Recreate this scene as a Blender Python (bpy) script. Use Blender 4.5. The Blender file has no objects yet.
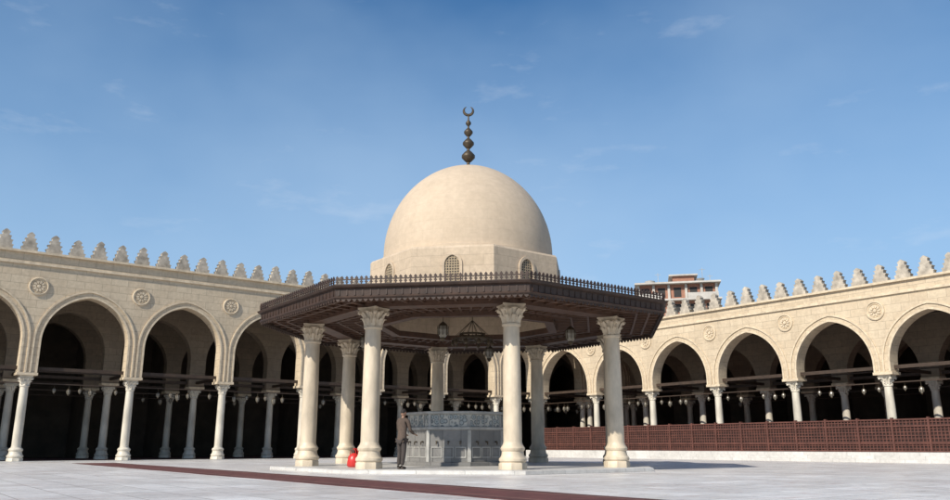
import bpy, bmesh, math, random
from mathutils import Vector, Matrix
random.seed(7)
S=bpy.context.scene
S.view_settings.view_transform='Standard'; S.view_settings.look='None'; S.view_settings.exposure=0
COL=S.collection
R=math.radians

# ---------------------------------------------------------------- materials
def newmat(name):
    m=bpy.data.materials.new(name); m.use_nodes=True
    nt=m.node_tree; b=nt.nodes['Principled BSDF']
    return m,nt,b
def N(nt,t,**kw):
    n=nt.nodes.new(t)
    for k,v in kw.items(): setattr(n,k,v)
    return n
def ramp(nt,src,stops):
    r=N(nt,'ShaderNodeValToRGB'); e=r.color_ramp.elements
    while len(e)<len(stops): e.new(.5)
    for i,(p,c) in enumerate(stops):
        e[i].position=p; e[i].color=(c[0],c[1],c[2],1) if hasattr(c,'__len__') else (c,c,c,1)
    nt.links.new(src,r.inputs[0]); return r.outputs[0]
def mix(nt,a,b,f,mode='MIX'):
    m=N(nt,'ShaderNodeMix',data_type='RGBA',blend_type=mode)
    for s,v in ((6,a),(7,b)):
        if isinstance(v,bpy.types.NodeSocket): nt.links.new(v,m.inputs[s])
        else: m.inputs[s].default_value=(v[0],v[1],v[2],1)
    if isinstance(f,bpy.types.NodeSocket): nt.links.new(f,m.inputs[0])
    else: m.inputs[0].default_value=f
    return m.outputs[2]
def math_(nt,op,a,b=None):
    m=N(nt,'ShaderNodeMath',operation=op)
    for i,v in enumerate((a,b)):
        if v is None: continue
        if isinstance(v,bpy.types.NodeSocket): nt.links.new(v,m.inputs[i])
        else: m.inputs[i].default_value=v
    return m.outputs[0]
def coords(nt,mode='xz',R0=3.3):
    tc=N(nt,'ShaderNodeTexCoord'); o=tc.outputs['Object']
    sp=N(nt,'ShaderNodeSeparateXYZ'); nt.links.new(o,sp.inputs[0])
    cb=N(nt,'ShaderNodeCombineXYZ')
    if mode=='xz':
        nt.links.new(math_(nt,'ADD',sp.outputs[0],sp.outputs[1]),cb.inputs[0]); nt.links.new(sp.outputs[2],cb.inputs[1])
    elif mode=='cyl':
        nt.links.new(math_(nt,'MULTIPLY',math_(nt,'ARCTAN2',sp.outputs[1],sp.outputs[0]),R0),cb.inputs[0]); nt.links.new(sp.outputs[2],cb.inputs[1])
    else:
        nt.links.new(sp.outputs[0],cb.inputs[0]); nt.links.new(sp.outputs[1],cb.inputs[1])
    return o,cb.outputs[0]
def noise(nt,vec,scale,detail=6,rough=.6,sc=None):
    if sc:
        mp=N(nt,'ShaderNodeMapping'); mp.inputs['Scale'].default_value=sc; nt.links.new(vec,mp.inputs[0]); vec=mp.outputs[0]
    n=N(nt,'ShaderNodeTexNoise'); n.inputs['Scale'].default_value=scale; n.inputs['Detail'].default_value=detail; n.inputs['Roughness'].default_value=rough
    nt.links.new(vec,n.inputs['Vector']); return n.outputs['Fac']
def bump(nt,b,h,strength=.3,dist=.02):
    bp=N(nt,'ShaderNodeBump'); bp.inputs['Strength'].default_value=strength; bp.inputs['Distance'].default_value=dist
    nt.links.new(h,bp.inputs['Height']); nt.links.new(bp.outputs[0],b.inputs['Normal'])
def stone(name,c1,c2,bw=.9,bh=.42,mode='xz',mortar=.55,streak=.35,rough=.85,R0=3.3,msize=.012,stain=(.25,.2,.15),blotch=.6,fine=.18,bmp=.35):
    m,nt,b=newmat(name); o,uv=coords(nt,mode,R0)
    br=N(nt,'ShaderNodeTexBrick'); nt.links.new(uv,br.inputs[0])
    br.inputs['Scale'].default_value=1; br.inputs['Brick Width'].default_value=bw; br.inputs['Row Height'].default_value=bh
    br.inputs['Mortar Size'].default_value=msize; br.inputs['Mortar Smooth'].default_value=.3
    br.inputs['Color1'].default_value=(*c1,1); br.inputs['Color2'].default_value=(*c2,1)
    br.inputs['Mortar'].default_value=tuple(x*mortar for x in c1)+(1,)
    n1=noise(nt,o,.35); n2=noise(nt,o,5,8,.7); n3=noise(nt,o,1.6,6,.65,(1,1,.12))
    c=mix(nt,br.outputs[0],tuple(x*.78 for x in c2),ramp(nt,n1,[(.35,0.),(.7,blotch)]))
    c=mix(nt,c,stain,math_(nt,'MULTIPLY',ramp(nt,n3,[(.5,0.),(.78,1.)]),streak))
    c=mix(nt,c,ramp(nt,n2,[(.3,1-fine),(.7,1+fine*.6)]),1,'MULTIPLY')
    nt.links.new(c,b.inputs['Base Color']); b.inputs['Roughness'].default_value=rough
    bump(nt,b,math_(nt,'ADD',math_(nt,'MULTIPLY',br.outputs['Fac'],-.6),n2),bmp,.02)
    return m
def plain(name,c,rough=.6,var=.25,scale=6,metal=0,bmp=.2,sc=None):
    m,nt,b=newmat(name); o,_=coords(nt)
    n=noise(nt,o,scale,6,.6,sc)
    col=mix(nt,tuple(x*(1-var) for x in c),tuple(min(1,x*(1+var)) for x in c),ramp(nt,n,[(.3,0.),(.7,1.)]))
    nt.links.new(col,b.inputs['Base Color']); b.inputs['Roughness'].default_value=rough; b.inputs['Metallic'].default_value=metal
    bump(nt,b,n,bmp,.01); return m

M_wallL=stone('limestone_wall',(.64,.525,.37),(.58,.465,.32),stain=(.3,.23,.16))
M_wallI=stone('inner_limestone_painted_shade',(.27,.21,.145),(.22,.17,.12))  # same limestone as the front, with interior shade darkened into its colour
M_trim=plain('carved_limestone',(.58,.475,.335),.85,.22,4)
M_merlon=plain('grey_merlon_stone',(.41,.36,.29),.9,.4,3)  # greyer and darker than the wall stone, tone varied by noise
M_dome=stone('dome_stone',(.57,.455,.33),(.555,.44,.315),.8,.36,'cyl',.9,.2,R0=3.27,msize=.007,blotch=.45,fine=.1,stain=(.32,.25,.18),bmp=.15)
M_drum=stone('drum_stone',(.57,.455,.33),(.525,.415,.295),.85,.38,'cyl',.78,.35,blotch=.4)
M_col=plain('aged_marble_column',(.57,.48,.355),.5,.28,2.2,sc=(1,1,.35))
M_colA=plain('white_marble_column',(.61,.555,.455),.5,.3,1.6,sc=(1,1,.35))
M_wood=plain('dark_wood',(.042,.023,.015),.6,.4,3)
M_soffit=plain('soffit_wood',(.20,.11,.068),.65,.35,2.5)
M_raft=plain('rafter_wood',(.085,.043,.025),.65,.3,4)
M_beam=plain('tie_beam_wood',(.045,.027,.016),.7,.3,4)
M_bronze=plain('oxidised_bronze',(.08,.06,.038),.5,.4,5,.5)
M_roof=plain('roof_screed',(.3,.27,.22),.9,.2,1)
M_ceil=plain('timber_ceiling_painted_shade',(.05,.036,.025),.9,.3,2)  # ceiling colour lowered to paint in the gloom under the roof
M_back=plain('shaded_back_wall',(.09,.07,.05),.9,.3,1)  # near-black base colour carries the deep arcade shade
M_carpI=plain('prayer_carpet',(.08,.018,.014),.95,.3,3)
M_glass=plain('dusty_lamp_glass',(.22,.20,.16),.3,.3,6)
M_dark=plain('window_void',(.02,.018,.016),.6,.2,3)

def m_lattice():
    m,nt,b=newmat('stucco_tracery'); o,uv=coords(nt,'cyl',3.5)
    v=N(nt,'ShaderNodeTexVoronoi',feature='DISTANCE_TO_EDGE'); v.inputs['Scale'].default_value=11; v.inputs['Randomness'].default_value=.15
    nt.links.new(uv,v.inputs['Vector'])
    c=ramp(nt,v.outputs['Distance'],[(.12,(.36,.28,.18)),(.22,(.04,.033,.025))])
    nt.links.new(c,b.inputs['Base Color']); b.inputs['Roughness'].default_value=.8; return m
M_lat=m_lattice()
def m_marble():
    m,nt,b=newmat('courtyard_marble'); o,uv=coords(nt,'xy')
    br=N(nt,'ShaderNodeTexBrick'); nt.links.new(uv,br.inputs[0])
    br.inputs['Scale'].default_value=1; br.inputs['Brick Width'].default_value=.8; br.inputs['Row Height'].default_value=.8; br.offset=0
    br.inputs['Mortar Size'].default_value=.012; br.inputs['Color1'].default_value=(.80,.775,.74,1); br.inputs['Color2'].default_value=(.64,.615,.58,1); br.inputs['Mortar'].default_value=(.28,.25,.22,1)
    n1=noise(nt,o,.25,8,.7); n2=noise(nt,o,1.1,9,.75,(1,1.8,1)); n3=noise(nt,o,9,6,.7)
    c=mix(nt,br.outputs[0],(.46,.41,.38),ramp(nt,n1,[(.46,0.),(.66,.7)]))
    c=mix(nt,c,(.42,.31,.265),ramp(nt,n2,[(.53,0.),(.69,.75)]))
    c=mix(nt,c,ramp(nt,n3,[(.3,.85),(.7,1.1)]),1,'MULTIPLY')
    nt.links.new(c,b.inputs['Base Color'])
    nt.links.new(ramp(nt,n2,[(.36,.26),(.64,.6)]),b.inputs['Roughness']); b.inputs['Specular IOR Level'].default_value=.35
    bump(nt,b,math_(nt,'ADD',math_(nt,'MULTIPLY',br.outputs['Fac'],-.5),n2),.08,.01)
    return m
M_marb=m_marble()
M_step=stone('marble_steps',(.66,.64,.60),(.57,.55,.51),1.2,.6,'xz',.6,.25,.4,stain=(.4,.35,.32),blotch=.4)
def m_runner():
    m,nt,b=newmat('red_runner'); o,uv=coords(nt,'xy')
    sp=N(nt,'ShaderNodeSeparateXYZ'); nt.links.new(o,sp.inputs[0])
    w=math_(nt,'ABSOLUTE',sp.outputs[1])
    st=ramp(nt,w,[(.0,(.12,.037,.031)),(.55,(.12,.037,.031)),(.58,(.19,.09,.065)),(.64,(.19,.09,.065)),(.66,(.09,.028,.024))])
    st=mix(nt,st,ramp(nt,noise(nt,o,3,6,.7),[(.3,.55),(.7,1.35)]),1,'MULTIPLY')
    nt.links.new(st,b.inputs['Base Color']); b.inputs['Roughness'].default_value=.95; return m
M_runner=m_runner()
def m_tile():
    m,nt,b=newmat('patterned_fountain_tile'); o,uv=coords(nt,'cyl',1.8)
    v=N(nt,'ShaderNodeTexVoronoi'); v.inputs['Scale'].default_value=5.5; v.inputs['Randomness'].default_value=.6; nt.links.new(uv,v.inputs['Vector'])
    c=ramp(nt,v.outputs['Distance'],[(.15,(.16,.19,.20)),(.32,(.38,.40,.38)),(.48,(.10,.115,.12)),(.62,(.5,.48,.42))])
    nt.links.new(c,b.inputs['Base Color']); b.inputs['Roughness'].default_value=.3; return m
M_tile=m_tile()
M_grey=stone('grey_marble_panel',(.25,.24,.225),(.18,.175,.165),.7,.62,'cyl',.45,.3,.35,1.9,.02,(.08,.08,.08))
M_greyl=plain('pale_grey_marble',(.38,.37,.34),.35,.25,3)
M_lattred=plain('red_stained_wood',(.10,.036,.025),.75,.35,3)
M_lattdk=plain('red_wood_backing',(.03,.012,.009),.8,.3,3)

# ---------------------------------------------------------------- mesh helpers
def link(o,parent=None):
    COL.objects.link(o)
    if parent is not None: o.parent=parent
    return o
def empty(name,loc=(0,0,0),rz=0):
    e=bpy.data.objects.new(name,None); e.location=loc; e.rotation_euler=(0,0,rz); e.empty_display_size=.5; COL.objects.link(e); return e
def finish(bm,name,mat,parent=None,smooth=None,loc=None,rz=0):
    me=bpy.data.meshes.new(name); bmesh.ops.recalc_face_normals(bm,faces=bm.faces); bm.to_mesh(me); bm.free()
    for m in (mat if isinstance(mat,(list,tuple)) else [mat]): me.materials.append(m)
    if smooth is not None:
        for p in me.polygons: p.use_smooth=True
        try: me.set_sharp_from_angle(angle=R(smooth))
        except Exception: pass
    o=bpy.data.objects.new(name,me)
    if loc: o.location=loc
    o.rotation_euler=(0,0,rz)
    return link(o,parent)
def inst(name,me,parent,loc,rz=0,s=1):
    o=bpy.data.objects.new(name,me); o.location=loc; o.rotation_euler=(0,0,rz); o.scale=(s,s,s); return link(o,parent)
def box(bm,x0,x1,y0,y1,z0,z1,M=None,mi=0):
    vs=[bm.verts.new(Vector(p) if M is None else M@Vector(p)) for p in
        [(x0,y0,z0),(x1,y0,z0),(x1,y1,z0),(x0,y1,z0),(x0,y0,z1),(x1,y0,z1),(x1,y1,z1),(x0,y1,z1)]]
    for f in [(0,3,2,1),(4,5,6,7),(0,1,5,4),(1,2,6,5),(2,3,7,6),(3,0,4,7)]:
        bm.faces.new([vs[i] for i in f]).material_index=mi
def lathe(bm,prof,seg=24,a0=0,cx=0,cy=0,z0=0,cap=True,mi=0):
    rings=[]
    for r,z in prof:
        rings.append([bm.verts.new((cx+r*math.cos(a0+2*math.pi*i/seg),cy+r*math.sin(a0+2*math.pi*i/seg),z0+z)) for i in range(seg)])
    for a,b in zip(rings,rings[1:]):
        for i in range(seg):
            j=(i+1)%seg; bm.faces.new((a[i],a[j],b[j],b[i])).material_index=mi
    if cap:
        bm.faces.new(rings[0][::-1]).material_index=mi; bm.faces.new(rings[-1]).material_index=mi
def prism(bm,pts,y0,y1,M=None,mi=0):
    A=[];B=[]
    for x,z in pts:
        a=Vector((x,y0,z)); b=Vector((x,y1,z))
        if M is not None: a=M@a; b=M@b
        A.append(bm.verts.new(a)); B.append(bm.verts.new(b))
    n=len(pts)
    bm.faces.new(A).material_index=mi; bm.faces.new(B[::-1]).material_index=mi
    for i in range(n):
        j=(i+1)%n; bm.faces.new((A[i],B[i],B[j],A[j])).material_index=mi

# ---------------------------------------------------------------- columns
def column_mesh(name,H,r,mat,basew=.45,capw=.46,ch=.58):
    bm=bmesh.new()
    lathe(bm,[(basew,0),(basew,.16),(basew*.93,.2)],8,R(22.5))
    lathe(bm,[(basew*.88,.2),(basew*.97,.25),(basew*.97,.31),(basew*.86,.36),(basew*.80,.42),(basew*.76,.52),(basew*.84,.56),(basew*.86,.62),(basew*.78,.67),(r*1.08,.72),(r,.80),
              (r,.82),(r*1.0,H*.33),(r*.97,H*.6),(r*.9,H-ch-.12),(r*.9,H-ch-.1),(r*1.06,H-ch-.07),(r*1.06,H-ch-.02),(r*.88,H-ch)],28)
    lathe(bm,[(r*.88,H-ch),(r*.92,H-ch*.7),(r*1.0,H-ch*.45),(r*1.25,H-ch*.25),(r*1.45,H-.13)],20)
    pts=[]
    for k in range(4):
        a=R(45+90*k); b=R(45+90*(k+1))
        A=Vector((math.cos(a),math.sin(a)))*capw*1.3; B=Vector((math.cos(b),math.sin(b)))*capw*1.3
        m=(A+B)/2
        for t in (.04,.3,.5,.7,.96):
            p=A.lerp(B,t); inn=m.normalized()*(-.10*capw*(1-(2*t-1)**2)*2); pts.append(p+inn)
    for zz0,zz1,sc in ((H-.13,H-.06,.95),(H-.06,H,1.04)):
        lo=[bm.verts.new((p.x*sc,p.y*sc,zz0)) for p in pts]; hi=[bm.verts.new((p.x*sc,p.y*sc,zz1)) for p in pts]
        bm.faces.new(lo[::-1]); bm.faces.new(hi); n=len(pts)
        for i in range(n): bm.faces.new((lo[i],lo[(i+1)%n],hi[(i+1)%n],hi[i]))
    def leaf(ang,zb,hh,r0,out,w):
        prev=None
        for t,rr,ww in ((0,r0,w),(.4,r0+.01,w*1.1),(.75,r0+out*.45,w),(1,r0+out,w*.7),(.9,r0+out*1.25,w*.4)):
            row=[]
            for s_,dr in ((-1,-.03),(0,.035),(1,-.03)):
                a=ang+s_*ww/2/max(rr,.1)
                row.append(bm.verts.new(((rr+dr)*math.cos(a),(rr+dr)*math.sin(a),zb+hh*t)))
            if prev:
                for i in range(2): bm.faces.new((prev[i],prev[i+1],row[i+1],row[i]))
            prev=row
    for k in range(8):
        leaf(R(45*k),H-ch,ch*.42,r*.95,r*.38,.17)
        leaf(R(45*k+22.5),H-ch*.85,ch*.58,r*.98,r*.6,.15)
    for k in range(4):
        leaf(R(45+90*k),H-ch*.6,ch*.42,r*1.1,capw*1.2-r*1.1,.13)
        a=R(45+90*k)
        M=Matrix.Translation((math.cos(a)*capw*1.12,math.sin(a)*capw*1.12,H-.18))@Matrix.Diagonal((.07,.07,.07,1))
        bmesh.ops.create_icosphere(bm,subdivisions=1,radius=1,matrix=M)
    me=bpy.data.meshes.new(name); bmesh.ops.recalc_face_normals(bm,faces=bm.faces); bm.to_mesh(me); bm.free()
    me.materials.append(mat)
    for p in me.polygons: p.use_smooth=True
    me.set_sharp_from_angle(angle=R(35))
    return me

def lantern_mesh(name,drop=.5,s=1.):
    bm=bmesh.new()
    lathe(bm,[(.012,0),(.012,drop)],6,z0=-drop)
    lathe(bm,[(.02,0),(.10*s,-.06*s),(.13*s,-.12*s)],8,z0=-drop,mi=0)
    lathe(bm,[(.12*s,-.12*s),(.15*s,-.22*s),(.13*s,-.34*s),(.07*s,-.44*s)],8,z0=-drop,mi=1)
    for k in range(8):
        a=R(45*k)
        M=Matrix.Rotation(a,4,'Z')@Matrix.Translation((.145*s,0,-drop-.25*s))
        box(bm,-.012,.012,-.01,.01,-.13*s,.13*s,M,0)
    lathe(bm,[(.075*s,-.44*s),(.08*s,-.47*s),(.02*s,-.55*s)],8,z0=-drop,mi=0)
    me=bpy.data.meshes.new(name); bmesh.ops.recalc_face_normals(bm,faces=bm.faces); bm.to_mesh(me); bm.free()
    me.materials.append(M_bronze); me.materials.append(M_glass); return me
LM=lantern_mesh('lantern',.25,.8)

# ---------------------------------------------------------------- arcades
SP=5.28
def arch_profile(a,zs,e=.17,n=26):
    E=e*a; rr=a+E; top=math.acos(E/rr); L=[]
    for i in range(n+1):
        t=top*i/n
        L.append((-(rr*math.cos(t)-E),zs+rr*math.sin(t)))
    return L+[(-x,z) for x,z in L[::-1][1:]]
def arch_wall(bm,cols,y0,y1,zc,zs,ztop,pier=.45,mouldbm=None):
    for c0,c1 in zip(cols,cols[1:]):
        mid=(c0+c1)/2; a=(c1-c0)/2-pier
        zsp=zs+((SP/2-pier)-a)*.6 if a<2 else zs
        P=[(mid+x,z) for x,z in arch_profile(a,zsp)]
        full=[(mid-a,zc)]+P+[(mid+a,zc)]
        for y in (y0,y1):
            lo=[bm.verts.new((x,y,z)) for x,z in full]; hi=[bm.verts.new((x,y,ztop)) for x,z in full]
            for i in range(1,len(full)-2):
                bm.faces.new((lo[i],lo[i+1],hi[i+1],hi[i]))
            for xa,xb in ((c0,mid-a),(mid+a,c1)):
                bm.faces.new([bm.verts.new(p) for p in ((xa,y,zc),(xb,y,zc),(xb,y,ztop),(xa,y,ztop))])
        A=[bm.verts.new((x,y0,z)) for x,z in full]; B=[bm.verts.new((x,y1,z)) for x,z in full]
        for i in range(len(full)-1): bm.faces.new((A[i],A[i+1],B[i+1],B[i]))
        for xa,xb in ((c0,mid-a),(mid+a,c1)):
            bm.faces.new([bm.verts.new(p) for p in ((xa,y0,zc),(xb,y0,zc),(xb,y1,zc),(xa,y1,zc))])
        if mouldbm is not None:
            for o0,o1,pr in ((0.0,.10,.045),(.30,.38,.07)):
                def off(d):
                    out=[]
                    for i,(x,z) in enumerate(full):
                        p=Vector(full[max(i-1,0)]); q=Vector(full[min(i+1,len(full)-1)])
                        t=(q-p).normalized(); nrm=Vector((-t.y,t.x))
                        out.append((x+nrm.x*d,z+nrm.y*d))
                    return out
                I=off(o0+.001); O=off(o1)
                rows=[]
                for (xi,zi),(xo,zo) in zip(I,O):
                    xo=max(c0+.005,min(c1-.005,xo))
                    rows.append([mouldbm.verts.new((xi,y0+.005,zi)),mouldbm.verts.new((xi,y0-pr,zi)),mouldbm.verts.new((xo,y0-pr,zo)),mouldbm.verts.new((xo,y0+.005,zo))])
                for ra,rb in zip(rows,rows[1:]):
                    for i in range(3): mouldbm.faces.new((ra[i],ra[i+1],rb[i+1],rb[i]))
    c0,c1=cols[0],cols[-1]
    bm.faces.new([bm.verts.new(p) for p in ((c0,y0,ztop),(c1,y0,ztop),(c1,y1,ztop),(c0,y1,ztop))])
    for c in (c0,c1):
        bm.faces.new([bm.verts.new(p) for p in ((c,y0,zc),(c,y1,zc),(c,y1,ztop),(c,y0,ztop))])

def merlon(bm,x,y0,y1,z):
    half=[(.40,0),(.40,.18),(.43,.24),(.32,.27),(.32,.42),(.37,.48),(.24,.51),(.24,.64),(.29,.70),(.16,.73),(.16,.84),(.20,.89),(.10,.99),(0,1.05)]
    j=random.uniform(.93,1.05); s=random.uniform(-.03,.03)
    pts=[(x+s+px*random.uniform(.94,1.04),z+pz*j) for px,pz in half]+[(x+s-px*random.uniform(.94,1.04),z+pz*j) for px,pz in half[::-1][1:]]
    prism(bm,pts,y0,y1)
def roundel(bm,x,z,y,r=.5):
    seg=28
    def ring(prof):
        rs=[]
        for rr,dy in prof:
            rs.append([bm.verts.new((x+rr*math.cos(2*math.pi*i/seg),y-dy,z+rr*math.sin(2*math.pi*i/seg))) for i in range(seg)])
        for a,b in zip(rs,rs[1:]):
            for i in range(seg): bm.faces.new((a[i],a[(i+1)%seg],b[(i+1)%seg],b[i]))
        return rs
    ring([(r,-.003),(r,.07),(r*.88,.09),(r*.82,.03),(r*.74,.03),(r*.7,.06),(r*.64,.02)])
    ring([(r*.64,.02),(r*.2,.01)])
    rs=ring([(r*.2,.01),(r*.18,.08),(r*.05,.09)]); bm.faces.new(rs[-1])
    for k in range(10):
        a=2*math.pi*k/10
        pts=[]
        for da,rr in ((-.2,.28),(-.26,.5),(0,.63),(.26,.5),(.2,.28)):
            pts.append((x+r*rr*math.cos(a+da),z+r*rr*math.sin(a+da)))
        prism(bm,pts,y-.07,y)

def arcade(origin,rz,cols,zc,zs,ztop,zfloor,roundz):
    root=empty('mosque_arcade',origin,rz)
    bm=bmesh.new(); mb=bmesh.new()
    arch_wall(bm,cols,0,.8,zc,zs,ztop,.45,mb)
    finish(bm,'front_arched_wall',M_wallL,root)
    finish(mb,'archivolt_mouldings',M_trim,root)
    x0,x1=cols[0],cols[-1]
    bm=bmesh.new()
    box(bm,x0,x1,-.10,-.002,ztop-.62,ztop-.52); box(bm,x0,x1,-.06,-.002,ztop-.52,ztop-.46)
    box(bm,x0,x1,-.16,.96,ztop+.003,ztop+.12)
    finish(bm,'cornice',M_trim,root)
    bm=bmesh.new(); x=x0+.6
    while x<x1-.5: merlon(bm,x,.1,.42,ztop+.12); x+=1.17
    finish(bm,'stepped_merlons',M_merlon,root)
    bm=bmesh.new()
    for c in cols[1:-1]: roundel(bm,c,roundz,-.002)
    finish(bm,'carved_roundels',M_trim,root,30)
    cm=column_mesh('arcade_column',zc-zfloor-.14,.225,M_colA,.40,.36,.5)
    bm=bmesh.new()
    rows=(.4,5.7,11.0); k=0
    for ri,y in enumerate(rows):
        for c in cols:
            box(bm,c-.5,c+.5,y-.46,y+.46,zc-.14,zc-.003)
            inst('column_%d'%k,cm,root,(c,y,zfloor),random.choice((0,R(90)))); k+=1
    finish(bm,'impost_blocks',M_trim,root)
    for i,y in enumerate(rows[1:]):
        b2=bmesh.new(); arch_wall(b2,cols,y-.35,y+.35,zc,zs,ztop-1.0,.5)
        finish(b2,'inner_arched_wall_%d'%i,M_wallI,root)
    bm=bmesh.new()
    for y in rows: box(bm,x0,x1,y-.08,y+.08,zc+.16,zc+.34)
    for c in cols: box(bm,c-.07,c+.07,.81,rows[1]-.36,zc+.165,zc+.335)
    for y in rows: box(bm,x0,x1,y-.03,y+.03,zc-.55,zc-.5)
    for y in (2.2,4.0): box(bm,x0,x1,y-.04,y+.04,zc+.36,zc+.44)
    finish(bm,'tie_beams',M_beam,root)
    k=0
    for ca,cb in zip(cols,cols[1:]):
        for f in (.14,.3,.42,.5,.62,.74,.88):
            if random.random()<.3: continue
            s=random.uniform(.7,1.1)
            inst('lantern_%d'%k,LM,root,((ca+(cb-ca)*(f+random.uniform(-.03,.03))),.4,zc-.52),0,s); k+=1
            if random.random()<.4: inst('lantern_%d'%k,LM,root,((ca+(cb-ca)*(f+.1)),5.7,zc-.52),0,s); k+=1
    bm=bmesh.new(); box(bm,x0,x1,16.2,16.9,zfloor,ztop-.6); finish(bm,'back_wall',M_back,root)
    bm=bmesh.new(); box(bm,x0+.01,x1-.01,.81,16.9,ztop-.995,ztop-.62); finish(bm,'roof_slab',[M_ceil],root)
    bm=bmesh.new(); box(bm,x0-.3,x1,.9,16.19,zfloor-.1 if zfloor>.05 else -.05,zfloor+.012); finish(bm,'carpeted_floor',M_carpI,root)
    bm=bmesh.new()
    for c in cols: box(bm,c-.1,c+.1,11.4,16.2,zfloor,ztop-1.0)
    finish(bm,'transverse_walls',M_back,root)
    return root

rzL=math.atan2(.6,.8)
colsL=[SP*k for k in range(-6,7)]+[35.5]+[35.5+SP*k for k in (1,2,3)]
AL=arcade((-23.5,41.8,0),rzL,colsL,4.55,6.25,10.9,0.0,9.15)
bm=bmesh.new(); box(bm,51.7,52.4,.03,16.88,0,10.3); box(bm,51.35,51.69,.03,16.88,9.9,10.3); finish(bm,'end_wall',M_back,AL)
rzR=math.atan2(-.8,.6)
colsR=[-27.13,-26.4+SP]+[SP*k for k in range(-3,7)]
AR=arcade((21.2,41.4,0),rzR,colsR,4.53,4.95,9.1,0.5,7.75)
bm=bmesh.new(); box(bm,colsL[0],35.4,-.55,.89,-.02,.035); finish(bm,'kerb_slab',M_step,AL)
st=bmesh.new()
box(st,-27.1,31.7,-1.3,.89,-.02,.5); box(st,-26.0,31.7,-1.75,-1.301,-.02,.335); box(st,-26.0,31.7,-2.2,-1.751,-.02,.17)
finish(st,'marble_steps',M_step,None,None,(21.2,41.4,0),rzR)

fr=empty('wooden_lattice_screen',(21.2,41.4,0.5),rzR)
bm=bmesh.new(); box(bm,-25.9,31.6,-.70,-.67,.06,1.58); finish(bm,'backing_panel',M_lattdk,fr)
bm=bmesh.new()
x=-25.9
while x<31.6:
    box(bm,x-.05,x+.05,-.80,-.60,0,1.68); x+=1.76
for z in (.05,.42,1.25,1.58): box(bm,-25.9,31.6,-.775,-.645,z-.035,z+.035)
x=-25.9
while x<31.6:
    box(bm,x-.024,x+.024,-.745,-.702,.08,1.55); x+=.176
for i in range(9): box(bm,-25.9,31.6,-.752,-.705,.14+i*.16,.18+i*.16)
finish(bm,'lattice_bars',M_lattred,fr)

# ---------------------------------------------------------------- pavilion
PC=Vector((-.27,30.1,0)); A0=R(14-90)
pav=empty('ablution_pavilion',PC)
bm=bmesh.new(); lathe(bm,[(7.05,-.02),(7.05,.10),(7.0,.12)],8,A0); finish(bm,'plinth',M_step,pav)
pcm=column_mesh('pavilion_column',4.98,.28,M_col,.43,.40,.6)
for k in range(8):
    a=A0+R(45)*k
    inst('column_%d'%k,pcm,pav,(5.8*math.cos(a),5.8*math.sin(a),.12),a)
def oct_ring(bm,prof,seg=8,a0=A0):
    rings=[]
    for r,z in prof: rings.append([bm.verts.new((r*math.cos(a0+2*math.pi*i/seg),r*math.sin(a0+2*math.pi*i/seg),z)) for i in range(seg)])
    n=len(rings)
    for q in range(n):
        a,b=rings[q],rings[(q+1)%n]
        for i in range(seg): bm.faces.new((a[i],a[(i+1)%seg],b[(i+1)%seg],b[i]))
bm=bmesh.new(); oct_ring(bm,[(5.5,5.104),(6.1,5.104),(6.1,5.33),(5.5,5.33)]); oct_ring(bm,[(3.25,5.12),(3.6,5.12),(3.6,5.33),(3.25,5.33)])
finish(bm,'ring_beams',M_raft,pav)
bm=bmesh.new(); oct_ring(bm,[(3.26,5.335),(7.62,5.24),(7.62,5.3),(3.26,5.40)]); finish(bm,'soffit',M_soffit,pav)
bm=bmesh.new()
for k in range(8):
    for j in range(9):
        t=(j+.5)/9
        a=A0+R(45)*k; b=a+R(45)
        O=Vector((math.cos(a),math.sin(a),0)).lerp(Vector((math.cos(b),math.sin(b),0)),t)
        p0=O*3.62; p1=O*7.58; d=(p1-p0); L=d.length; ang=math.atan2(d.y,d.x)
        M=Matrix.Translation((p0.x,p0.y,5.30))@Matrix.Rotation(ang,4,'Z')@Matrix.Rotation(math.atan2(.085,L),4,'Y')
        box(bm,0,L,-.035,.035,-.055,.03,M)
for r in (4.3,4.95,6.75,7.2):
    z=5.335-(r-3.26)/4.36*.095
    oct_ring(bm,[(r-.04,z-.09),(r+.04,z-.09),(r+.04,z+.0),(r-.04,z+.0)])
finish(bm,'rafters',M_raft,pav)
bm=bmesh.new(); oct_ring(bm,[(7.60,5.10),(7.69,5.10),(7.73,5.14),(7.69,5.18),(7.67,5.20),(7.69,5.40),(7.79,5.44),(7.83,5.50),(7.60,5.50)])
for k in range(8):
    a=A0+R(45)*k; b=a+R(45); Pa=Vector((math.cos(a),math.sin(a),0))*7.68; Pb=Vector((math.cos(b),math.sin(b),0))*7.68
    ang=math.atan2((Pb-Pa).y,(Pb-Pa).x); L=(Pb-Pa).length
    for j in range(24):
        p=Pa.lerp(Pb,(j+.5)/24)
        box(bm,-.02,.02,-.02,.02,5.205,5.395,Matrix.Translation(p)@Matrix.Rotation(ang,4,'Z'))
    M=Matrix.Translation(Pa)@Matrix.Rotation(ang,4,'Z')
    n=int(L/.17)
    for j in range(n):
        x=(j+.5)*L/n
        prism(bm,[(x-.07,5.099),(x+.07,5.099),(x+.05,5.05),(x,5.01),(x-.05,5.05)],.0,.025,M)
finish(bm,'fascia',M_wood,pav)
bm=bmesh.new(); oct_ring(bm,[(3.4,5.41),(7.59,5.31),(7.59,5.47),(3.4,5.55)]); finish(bm,'flat_roof',M_roof,pav)
bm=bmesh.new()
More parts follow.
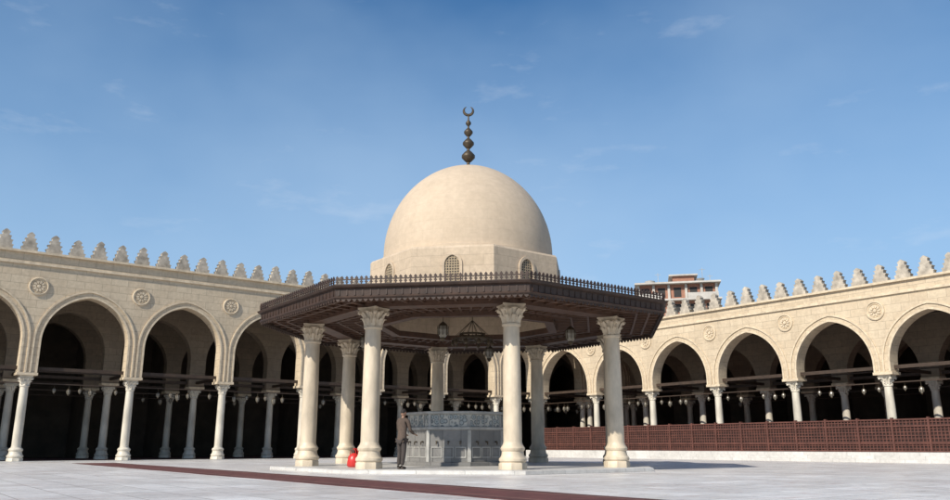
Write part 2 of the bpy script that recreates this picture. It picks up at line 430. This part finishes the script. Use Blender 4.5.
for k in range(8):
    a=A0+R(45)*k; b=a+R(45); Pa=Vector((math.cos(a),math.sin(a),0))*7.73; Pb=Vector((math.cos(b),math.sin(b),0))*7.73
    ang=math.atan2((Pb-Pa).y,(Pb-Pa).x); L=(Pb-Pa).length
    M=Matrix.Translation(Pa)@Matrix.Rotation(ang,4,'Z')
    box(bm,0,L,-.02,.02,5.515,5.545,M); box(bm,0,L,-.018,.018,5.665,5.70,M)
    n=int(L/.15)
    for j in range(n):
        x=(j+.5)*L/n
        prism(bm,[(x-.02,5.545),(x+.02,5.545),(x+.02,5.58),(x+.06,5.61),(x+.02,5.64),(x+.02,5.7),(x+.055,5.73),(x,5.80),(x-.055,5.73),(x-.02,5.7),(x-.02,5.64),(x-.06,5.61),(x-.02,5.58)],-.015,.015,M)
finish(bm,'cresting_rail',M_wood,pav)
bm=bmesh.new(); oct_ring(bm,[(3.25,5.33),(3.8,5.40),(3.8,7.50),(3.74,7.58),(3.25,7.58)])
oct_ring(bm,[(3.8,5.45),(3.9,5.45),(3.9,5.95),(3.8,6.0)])
finish(bm,'octagonal_drum',M_drum,pav)
def archpts(w,z0,zs,n=8):
    pts=[(-w,z0),(w,z0)]
    E=.25*w; rr=w+E; top=math.acos(E/rr)
    Rr=[(rr*math.cos(top*i/n)-E,zs+rr*math.sin(top*i/n)) for i in range(n+1)]
    return pts+Rr+[(-x,z) for x,z in Rr[::-1][1:]]
bw=bmesh.new(); bf=bmesh.new()
for k in range(8):
    ang=A0+R(22.5)+R(45)*k; ap=3.8*math.cos(R(22.5))
    M=Matrix.Rotation(ang+R(90),4,'Z')@Matrix.Translation((0,-ap,0))
    prism(bw,archpts(.25,6.05,6.90),-.006,.03,M)
    o=archpts(.36,5.98,6.90); i_=archpts(.27,6.05,6.90)
    def V(p,y): return bf.verts.new(M@Vector((p[0],y,p[1])))
    n=len(o)
    for q in range(n):
        r_=(q+1)%n
        bf.faces.new((V(o[q],-.05),V(o[r_],-.05),V(i_[r_],-.05),V(i_[q],-.05)))
        bf.faces.new((V(i_[q],-.05),V(i_[r_],-.05),V(i_[r_],.0),V(i_[q],.0)))
        bf.faces.new((V(o[q],-.05),V(o[r_],-.05),V(o[r_],.0),V(o[q],.0)))
finish(bw,'drum_window_tracery',M_lat,pav); finish(bf,'drum_window_frames',M_drum,pav)
prof=[(3.42,7.585),(3.42,7.67),(3.30,7.71),(3.29,7.95)]
nD=28; zb=7.95; rise=11.64-zb
for i in range(1,nD+1):
    t=i/nD*math.pi/2
    prof.append((max(.02,3.29*math.cos(t)**1.04),zb+rise*math.sin(t)))
bm=bmesh.new(); lathe(bm,prof,80); finish(bm,'dome_shell',M_dome,pav,40)
bm=bmesh.new(); lathe(bm,[(3.2,7.1),(2.6,7.4),(1.2,7.54),(.05,7.55)],24); finish(bm,'inner_dome',M_soffit,pav,40)
bm=bmesh.new()
FP=[(.34,11.74),(.30,11.84),(.16,11.92),(.07,12.0),(.06,12.08),(.14,12.14),(.27,12.27),(.27,12.36),(.14,12.5),(.06,12.56),(.06,12.62),(.13,12.68),(.23,12.79),(.23,12.86),(.12,12.98),(.05,13.04),(.05,13.1),(.1,13.14),(.18,13.24),(.18,13.3),(.09,13.4),(.04,13.45),(.04,13.52),(.11,13.6),(.11,13.66),(.035,13.76),(.03,13.95)]
lathe(bm,[(r,13.96-(13.96-z)*1.10) for r,z in FP],20)
prev=None; rc=.19
for i in range(33):
    t=i/32; a=R(-90)-R(155)+R(310)*t; th=.008+.055*math.sin(math.pi*t)**.8
    cx,cz=rc*math.cos(a),14.15+rc*math.sin(a); off=Vector((math.cos(a),0,math.sin(a)))
    ring=[bm.verts.new(Vector((cx,0,cz))+off*th*math.cos(R(q*60))+Vector((0,1,0))*th*.7*math.sin(R(q*60))) for q in range(6)]
    if prev:
        for q in range(6): bm.faces.new((prev[q],prev[(q+1)%6],ring[(q+1)%6],ring[q]))
    else: bm.faces.new(ring)
    prev=ring
bm.faces.new(prev[::-1]); finish(bm,'crescent_finial',M_bronze,pav,45)
LB=lantern_mesh('canopy_lantern',.25,1.25)
for k,(x,y) in enumerate(((-1.1,27.0),(3.4,28.0),(-4.2,30.0),(0.6,33.6))):
    inst('hanging_lantern',LB,None,(x,y,5.2))
bm=bmesh.new()
lathe(bm,[(.015,0),(.015,2.3)],6,z0=5.0)
for rr,z in ((.75,4.95),(.45,5.15)):
    oct_ring(bm,[(rr,z),(rr+.04,z),(rr+.04,z+.07),(rr,z+.07)],20,0)
    for k in range(10):
        a=R(36*k); lathe(bm,[(.02,0),(.055,-.05),(.065,-.14),(.03,-.2)],8,cx=rr*math.cos(a),cy=rr*math.sin(a),z0=z)
for k in range(5):
    a=R(36*k); M=Matrix.Rotation(a,4,'Z')
    box(bm,-.75,.75,-.012,.012,4.97,5.0,M)
for k in range(10):
    a=R(36*k)
    M=Matrix.Translation((.77*math.cos(a),.77*math.sin(a),5.02))@Matrix.Rotation(a,4,'Z')@Matrix.Rotation(-math.atan2(.75,.7),4,'Y')
    box(bm,-.007,.007,-.007,.007,0,1.02,M)
finish(bm,'chandelier',M_bronze,None,None,(-.1,30.1,-.25))

# ---------------------------------------------------------------- fountain basin
fb=empty('ablution_fountain',(-.66,30.1,.12))
a8=A0
bm=bmesh.new(); lathe(bm,[(2.05,0),(2.05,.12),(1.98,.14)],8,a8); lathe(bm,[(1.9,.14),(1.9,1.22)],8,a8); finish(bm,'lower_basin_wall',M_grey,fb)
bm=bmesh.new(); lathe(bm,[(1.82,1.34),(1.82,1.76)],8,a8); finish(bm,'tiled_band',M_tile,fb)
bm=bmesh.new(); lathe(bm,[(1.9,1.221),(1.96,1.24),(1.96,1.32),(1.9,1.34)],8,a8); lathe(bm,[(1.84,1.761),(1.93,1.79),(1.93,1.86),(1.85,1.88)],8,a8)
for k in range(8):
    a=a8+R(45)*k; M=Matrix.Translation((1.89*math.cos(a),1.89*math.sin(a),0))@Matrix.Rotation(a,4,'Z')
    box(bm,-.05,.04,-.06,.06,.141,1.22,M)
    M=Matrix.Translation((1.81*math.cos(a),1.81*math.sin(a),0))@Matrix.Rotation(a,4,'Z')
    box(bm,-.05,.035,-.05,.05,1.341,1.76,M)
    M=Matrix.Rotation(a+R(22.5),4,'Z')@Matrix.Translation((1.9*math.cos(R(22.5)),0,0))
    for y0,y1 in ((-.62,-.23),(-.19,.19),(.23,.62)):
        for (ya,yb,za,zb_) in ((y0,y1,.28,.31),(y0,y1,.62,.65),(y0,y0+.03,.311,.619),(y1-.03,y1,.311,.619)):
            box(bm,-.01,.025,ya,yb,za,zb_,M)
    M=Matrix.Rotation(a+R(22.5),4,'Z')@Matrix.Translation((1.82*math.cos(R(22.5)),0,0))
    for y in (-.36,0,.36): box(bm,-.01,.022,y-.015,y+.015,1.341,1.759,M)
finish(bm,'copings_and_frames',M_greyl,fb)
bm=bmesh.new()
for k in range(8):
    a=a8+R(22.5)+R(45)*k; ap=1.9*math.cos(R(22.5))
    M=Matrix.Rotation(a,4,'Z')@Matrix.Translation((ap,0,0))
    for y in (-.42,0,.42):
        box(bm,0,.12,y-.015,y+.015,.80,.83,M); box(bm,.09,.12,y-.015,y+.015,.72,.80,M); box(bm,.03,.06,y-.04,y+.04,.83,.85,M)
finish(bm,'brass_taps',M_bronze,fb)

# ---------------------------------------------------------------- ground
bm=bmesh.new(); box(bm,-3000,3000,-3000,3000,-.5,-.03); finish(bm,'ground',plain('dusty_ground',(.3,.26,.2),.95,.2,.3))
bm=bmesh.new()
vs=[bm.verts.new(p) for p in ((-70,-60,0),(70,-60,0),(70,60,0),(-70,60,0))]; bm.faces.new(vs)
finish(bm,'courtyard_pavement',M_marb,None,None,(0,30,0),rzL)
def strip(name,P,Q,w,z,mat):
    P=Vector(P);Q=Vector(Q); d=Q-P; L=d.length; bm=bmesh.new(); n=60
    prev=None
    for i in range(n+1):
        x=L*i/n; wob=.03*math.sin(x*.9)+.02*math.sin(x*2.3)
        row=[bm.verts.new((x,s*w/2+wob,z)) for s in (-1,1)]+[bm.verts.new((x,w/2+wob,-.001)),bm.verts.new((x,-w/2+wob,-.001))]
        if prev:
            for a,b in ((0,1),(1,2),(3,0)): bm.faces.new((prev[a],prev[b],row[b],row[a]))
        prev=row
    return finish(bm,name,mat,None,None,(P.x,P.y,0),math.atan2(d.y,d.x))
strip('carpet_runner',(-18.2,39.0),(3.9,9.6),1.85,.012,M_runner)

# ---------------------------------------------------------------- red bag
bm=bmesh.new()
lathe(bm,[(.17,0),(.21,.05),(.22,.2),(.19,.34),(.10,.42),(.05,.45)],14)
for v in bm.verts:
    v.co.x*=1+.12*math.sin(v.co.z*19+v.co.y*9); v.co.y*=.8
for s in(-1,1):
    prev=None
    for i in range(9):
        t=i/8; p=Vector((s*.03+ .10*math.cos(math.pi*t),0.03*s,.40+.2*math.sin(math.pi*t)))
        r_=[bm.verts.new(p+Vector(q)) for q in ((0,.012,0),(.012,0,0.01),(0,-.012,0),(-.012,0,-.01))]
        if prev:
            for q in range(4): bm.faces.new((prev[q],prev[(q+1)%4],r_[(q+1)%4],r_[q]))
        prev=r_
finish(bm,'red_bag',plain('red_plastic',(.55,.03,.025),.35,.15,8),None,60,(-4.0,27.0,.12))

# ---------------------------------------------------------------- person
M_robe=plain('brown_robe',(.085,.06,.045),.9,.3,5); M_skin=plain('skin',(.30,.17,.11),.6,.1,5); M_hair=plain('hair',(.02,.015,.012),.8,.2,9); M_shoe=plain('shoe_leather',(.03,.02,.015),.6,.2,5); M_trou=plain('trousers',(.05,.04,.035),.9,.2,5)
def skinned(name,verts,edges,radii,mat,parent,root=0,sub=2):
    me=bpy.data.meshes.new(name); me.from_pydata(verts,edges,[]); me.materials.append(mat)
    o=bpy.data.objects.new(name,me); link(o,parent)
    md=o.modifiers.new('skin','SKIN'); md.use_smooth_shade=True
    sv=me.skin_vertices[0].data
    for i,r_ in enumerate(radii): sv[i].radius=(r_,r_) if not hasattr(r_,'__len__') else r_; sv[i].use_root=(i==root)
    s=o.modifiers.new('sub','SUBSURF'); s.levels=sub; s.render_levels=sub
    return o
P=empty('person',(-2.22,24.7,.12),R(-38)); P.scale=(1.02,1.02,1.02)
skinned('torso_and_sleeves',
 [(0,0,.92),(0,.01,1.08),(0,.02,1.24),(0,.02,1.38),(0,.02,1.47),
  (-.13,.02,1.42),(-.20,.04,1.38),(-.235,.10,1.12),(-.20,.30,1.02),
  (.13,.02,1.42),(.20,.04,1.38),(.235,.10,1.12),(.20,.30,1.02),
  (0,0,.80)],
 [(0,1),(1,2),(2,3),(3,4),(3,5),(5,6),(6,7),(7,8),(3,9),(9,10),(10,11),(11,12),(0,13)],
 [(.17,.12),(.155,.11),(.175,.12),(.15,.10),.06,.075,.065,.052,.045,.075,.065,.052,.045,(.175,.125)],M_robe,P,0)
skinned('trouser_legs',
 [(0,0,.86),(-.09,0,.80),(-.10,.03,.48),(-.105,-.01,.10),(.09,0,.80),(.10,-.02,.48),(.105,-.08,.10)],
 [(0,1),(1,2),(2,3),(0,4),(4,5),(5,6)],[(.13,.11),.095,.075,.06,.095,.075,.06],M_trou,P,0)
for nm,x,y in (('shoe_left',-.105,0),('shoe_right',.105,-.07)):
    skinned(nm,[(x,y-.06,.045),(x,y+.03,.045),(x,y+.15,.032),(x,y-.02,.10)],[(0,1),(1,2),(0,3)],[.045,.045,.035,.04],M_shoe,P,0)
bm=bmesh.new()
bmesh.ops.create_uvsphere(bm,u_segments=24,v_segments=18,radius=1)
for v in bm.verts:
    x,y,z=v.co
    x*=.076*(1-.16*max(0,-z)); y*=.096*(1-.1*max(0,-z)); z*=.118
    if y>0 and z<0: y+=.006
    if y>.05 and abs(x)<.016 and -.035<z<.02: y+=.020*(1-abs(x)/.016)
    if y>.05 and abs(z-.012)<.012 and .018<abs(x)<.05: y-=.008
    if y>.06 and abs(z+.055)<.01 and abs(x)<.028: y+=.005
    v.co=(x,y+.05,z+1.63)
for s in (-1,1):
    bmesh.ops.create_uvsphere(bm,u_segments=10,v_segments=8,radius=1,matrix=Matrix.Translation((s*.077,.045,1.625))@Matrix.Diagonal((.012,.022,.032,1)))
finish(bm,'head',M_skin,P,60)
skinned('neck',[(0,.02,1.44),(0,.035,1.50),(0,.045,1.56)],[(0,1),(1,2)],[.06,.052,.052],M_skin,P)
bm=bmesh.new()
bmesh.ops.create_uvsphere(bm,u_segments=20,v_segments=14,radius=1)
bmesh.ops.delete(bm,geom=[v for v in bm.verts if v.co.z<-.35 or (v.co.y>.55 and v.co.z<.45)],context='VERTS')
for v in bm.verts: v.co=(v.co.x*.083,v.co.y*.101+.045,v.co.z*.112+1.648)
finish(bm,'hair',M_hair,P,60)
for s,nm in ((-1,'left'),(1,'right')):
    w=Vector((s*.20,.30,1.02)); vs=[w,w+Vector((-s*.01,.05,-.01)),w+Vector((-s*.015,.10,-.02))]; ed=[(0,1),(1,2)]; rr=[.026,(.036,.018),(.036,.016)]
    skinned('palm_'+nm,vs,ed,rr,M_skin,P)
    for f,(dx,L) in enumerate(((-.028,.062),(-.010,.074),(.010,.070),(.027,.055))):
        b=w+Vector((-s*.015+dx,.10,-.02))
        skinned('finger_%s_%d'%(nm,f+1),[b,b+Vector((0,L*.4,-.005)),b+Vector((0,L*.75,-.022)),b+Vector((0,L*.95,-.045))],[(0,1),(1,2),(2,3)],[.009,.0085,.008,.007],M_skin,P,0,1)
    b=w+Vector((-s*.035,.04,-.01))
    skinned('thumb_'+nm,[b,b+Vector((-s*.03,.03,-.01)),b+Vector((-s*.035,.06,-.02))],[(0,1),(1,2)],[.012,.01,.009],M_skin,P,0,1)

# ---------------------------------------------------------------- apartment building behind
ap=empty('apartment_building',(33.9,130,0),R(-12))
M_conc=plain('concrete_frame',(.5,.47,.42),.9,.2,.6); M_rb=stone('red_brick_infill',(.36,.17,.11),(.42,.21,.14),.5,.2,'xz',.8,.2); M_cream=plain('cream_plaster',(.56,.48,.38),.9,.15,.4)
W=13.4; D=12; H=27.6
bm=bmesh.new(); box(bm,-W/2,W/2,0,D,0,H-6.2); finish(bm,'rendered_body',M_cream,ap)
bm=bmesh.new(); box(bm,-W/2+.3,W/2-.3,.3,D-.3,H-6.19,H-.45); box(bm,-.6,3.0,3,7,H-.2,H+1.5); finish(bm,'brick_storeys',M_rb,ap)
bm=bmesh.new()
for z in (H-6.2,H-3.3,H-.45): box(bm,-W/2-.3,W/2+.3,-.9,D+.2,z,z+.28)
for x in (-6.4,-3.9,-1.4,1.4,3.9,6.3):
    box(bm,x-.2,x+.2,-.0,.299,H-5.9,H-3.3); box(bm,x-.2,x+.2,0,.299,H-3.02,H-.45)
z=H-9.2
while z>0: box(bm,-W/2-.2,W/2+.2,-.9,-.003,z,z+.2); z-=3
box(bm,-1.2,3.6,2.5,7.5,H+1.5,H+1.75)
box(bm,-6.6,-2.4,-.88,-.75,H-3.02,H-2.1); box(bm,1.6,6.5,-.88,-.75,H-3.02,H-2.1)
finish(bm,'concrete_slabs_and_piers',M_conc,ap)
bm=bmesh.new()
z=H-5.2
while z>1:
    yy=.27 if z>H-6.2 else -.03
    for x in (-5.2,-2.6,0,2.6,5.1):
        w=random.choice((.5,.6,.75)); box(bm,x-w,x+w,yy,yy+.05,z,z+1.4)
    z-=3
for x in (-5.2,-2.6,0,2.6,5.1): box(bm,x-.6,x+.6,.27,.32,H-2.6,H-1.0)
finish(bm,'windows',M_dark,ap)
bm=bmesh.new()
lathe(bm,[(.9,0),(.9,1.1),(.3,1.3)],16,cx=-4.4,cy=4,z0=H-.16)
for x,h in ((-3,2.2),(4.4,2.8),(5.6,1.6)): box(bm,x-.04,x+.04,3,3.08,H-.16,H+h); box(bm,x-.5,x+.5,3.09,3.13,H+h-.3,H+h-.25)
lathe(bm,[(.05,0),(.5,.25),(.75,.6)],14,cx=3.9,cy=1.5,z0=H)
finish(bm,'roof_tank_and_aerials',M_greyl,ap)

# ---------------------------------------------------------------- light
EL=R(36); hx,hy=-.61,-.79
ln=math.hypot(hx,hy); hx/=ln; hy/=ln
sl=bpy.data.lights.new('sun','SUN'); sl.energy=5.0; sl.angle=R(.55); sl.color=(1,.935,.83)
so=bpy.data.objects.new('sun',sl); COL.objects.link(so)
tr=Vector((-hx*math.cos(EL),-hy*math.cos(EL),-math.sin(EL))); so.rotation_euler=tr.to_track_quat('-Z','Y').to_euler(); so.location=(-20,-20,40)
w=bpy.data.worlds.new('World'); S.world=w; w.use_nodes=True; nt=w.node_tree
bg=nt.nodes['Background']; sky=N(nt,'ShaderNodeTexSky',sky_type='NISHITA'); sky.sun_disc=False; sky.sun_elevation=EL; sky.sun_rotation=math.atan2(hx,hy)%(2*math.pi)
sky.air_density=1.0; sky.dust_density=.8; sky.ozone_density=4.2
hs=N(nt,'ShaderNodeHueSaturation'); hs.inputs['Saturation'].default_value=1.42; hs.inputs['Value'].default_value=1.15; nt.links.new(sky.outputs[0],hs.inputs['Color'])
tc=N(nt,'ShaderNodeTexCoord')
sp=N(nt,'ShaderNodeSeparateXYZ'); nt.links.new(tc.outputs['Generated'],sp.inputs[0])
hz=ramp(nt,sp.outputs[2],[(.0,.75),(.16,.66),(.34,.36),(.56,.0)])
n=noise(nt,tc.outputs['Generated'],1.5,5,.5,(1,1,1.6))
n2=noise(nt,tc.outputs['Generated'],8,7,.6,(1,1,3.2))
f=ramp(nt,n,[(.40,0.),(.70,.32)]); f2=ramp(nt,n2,[(.60,0.),(.80,.4)])
c=mix(nt,hs.outputs[0],(4.6,6.7,9.2),hz)
c=mix(nt,c,(5.6,7.4,9.4),f); c=mix(nt,c,(8,8.6,9.4),math_(nt,'MULTIPLY',f2,.5))
nt.links.new(c,bg.inputs[0]); bg.inputs[1].default_value=.098

# ---------------------------------------------------------------- camera
cd=bpy.data.cameras.new('camera'); cam=bpy.data.objects.new('camera',cd); COL.objects.link(cam)
cam.location=(0,0,.8); cam.rotation_euler=(R(90+13.93),0,0); cd.sensor_width=36; cd.lens=29.94; cd.clip_end=8000; cd.clip_start=.05
S.camera=cam
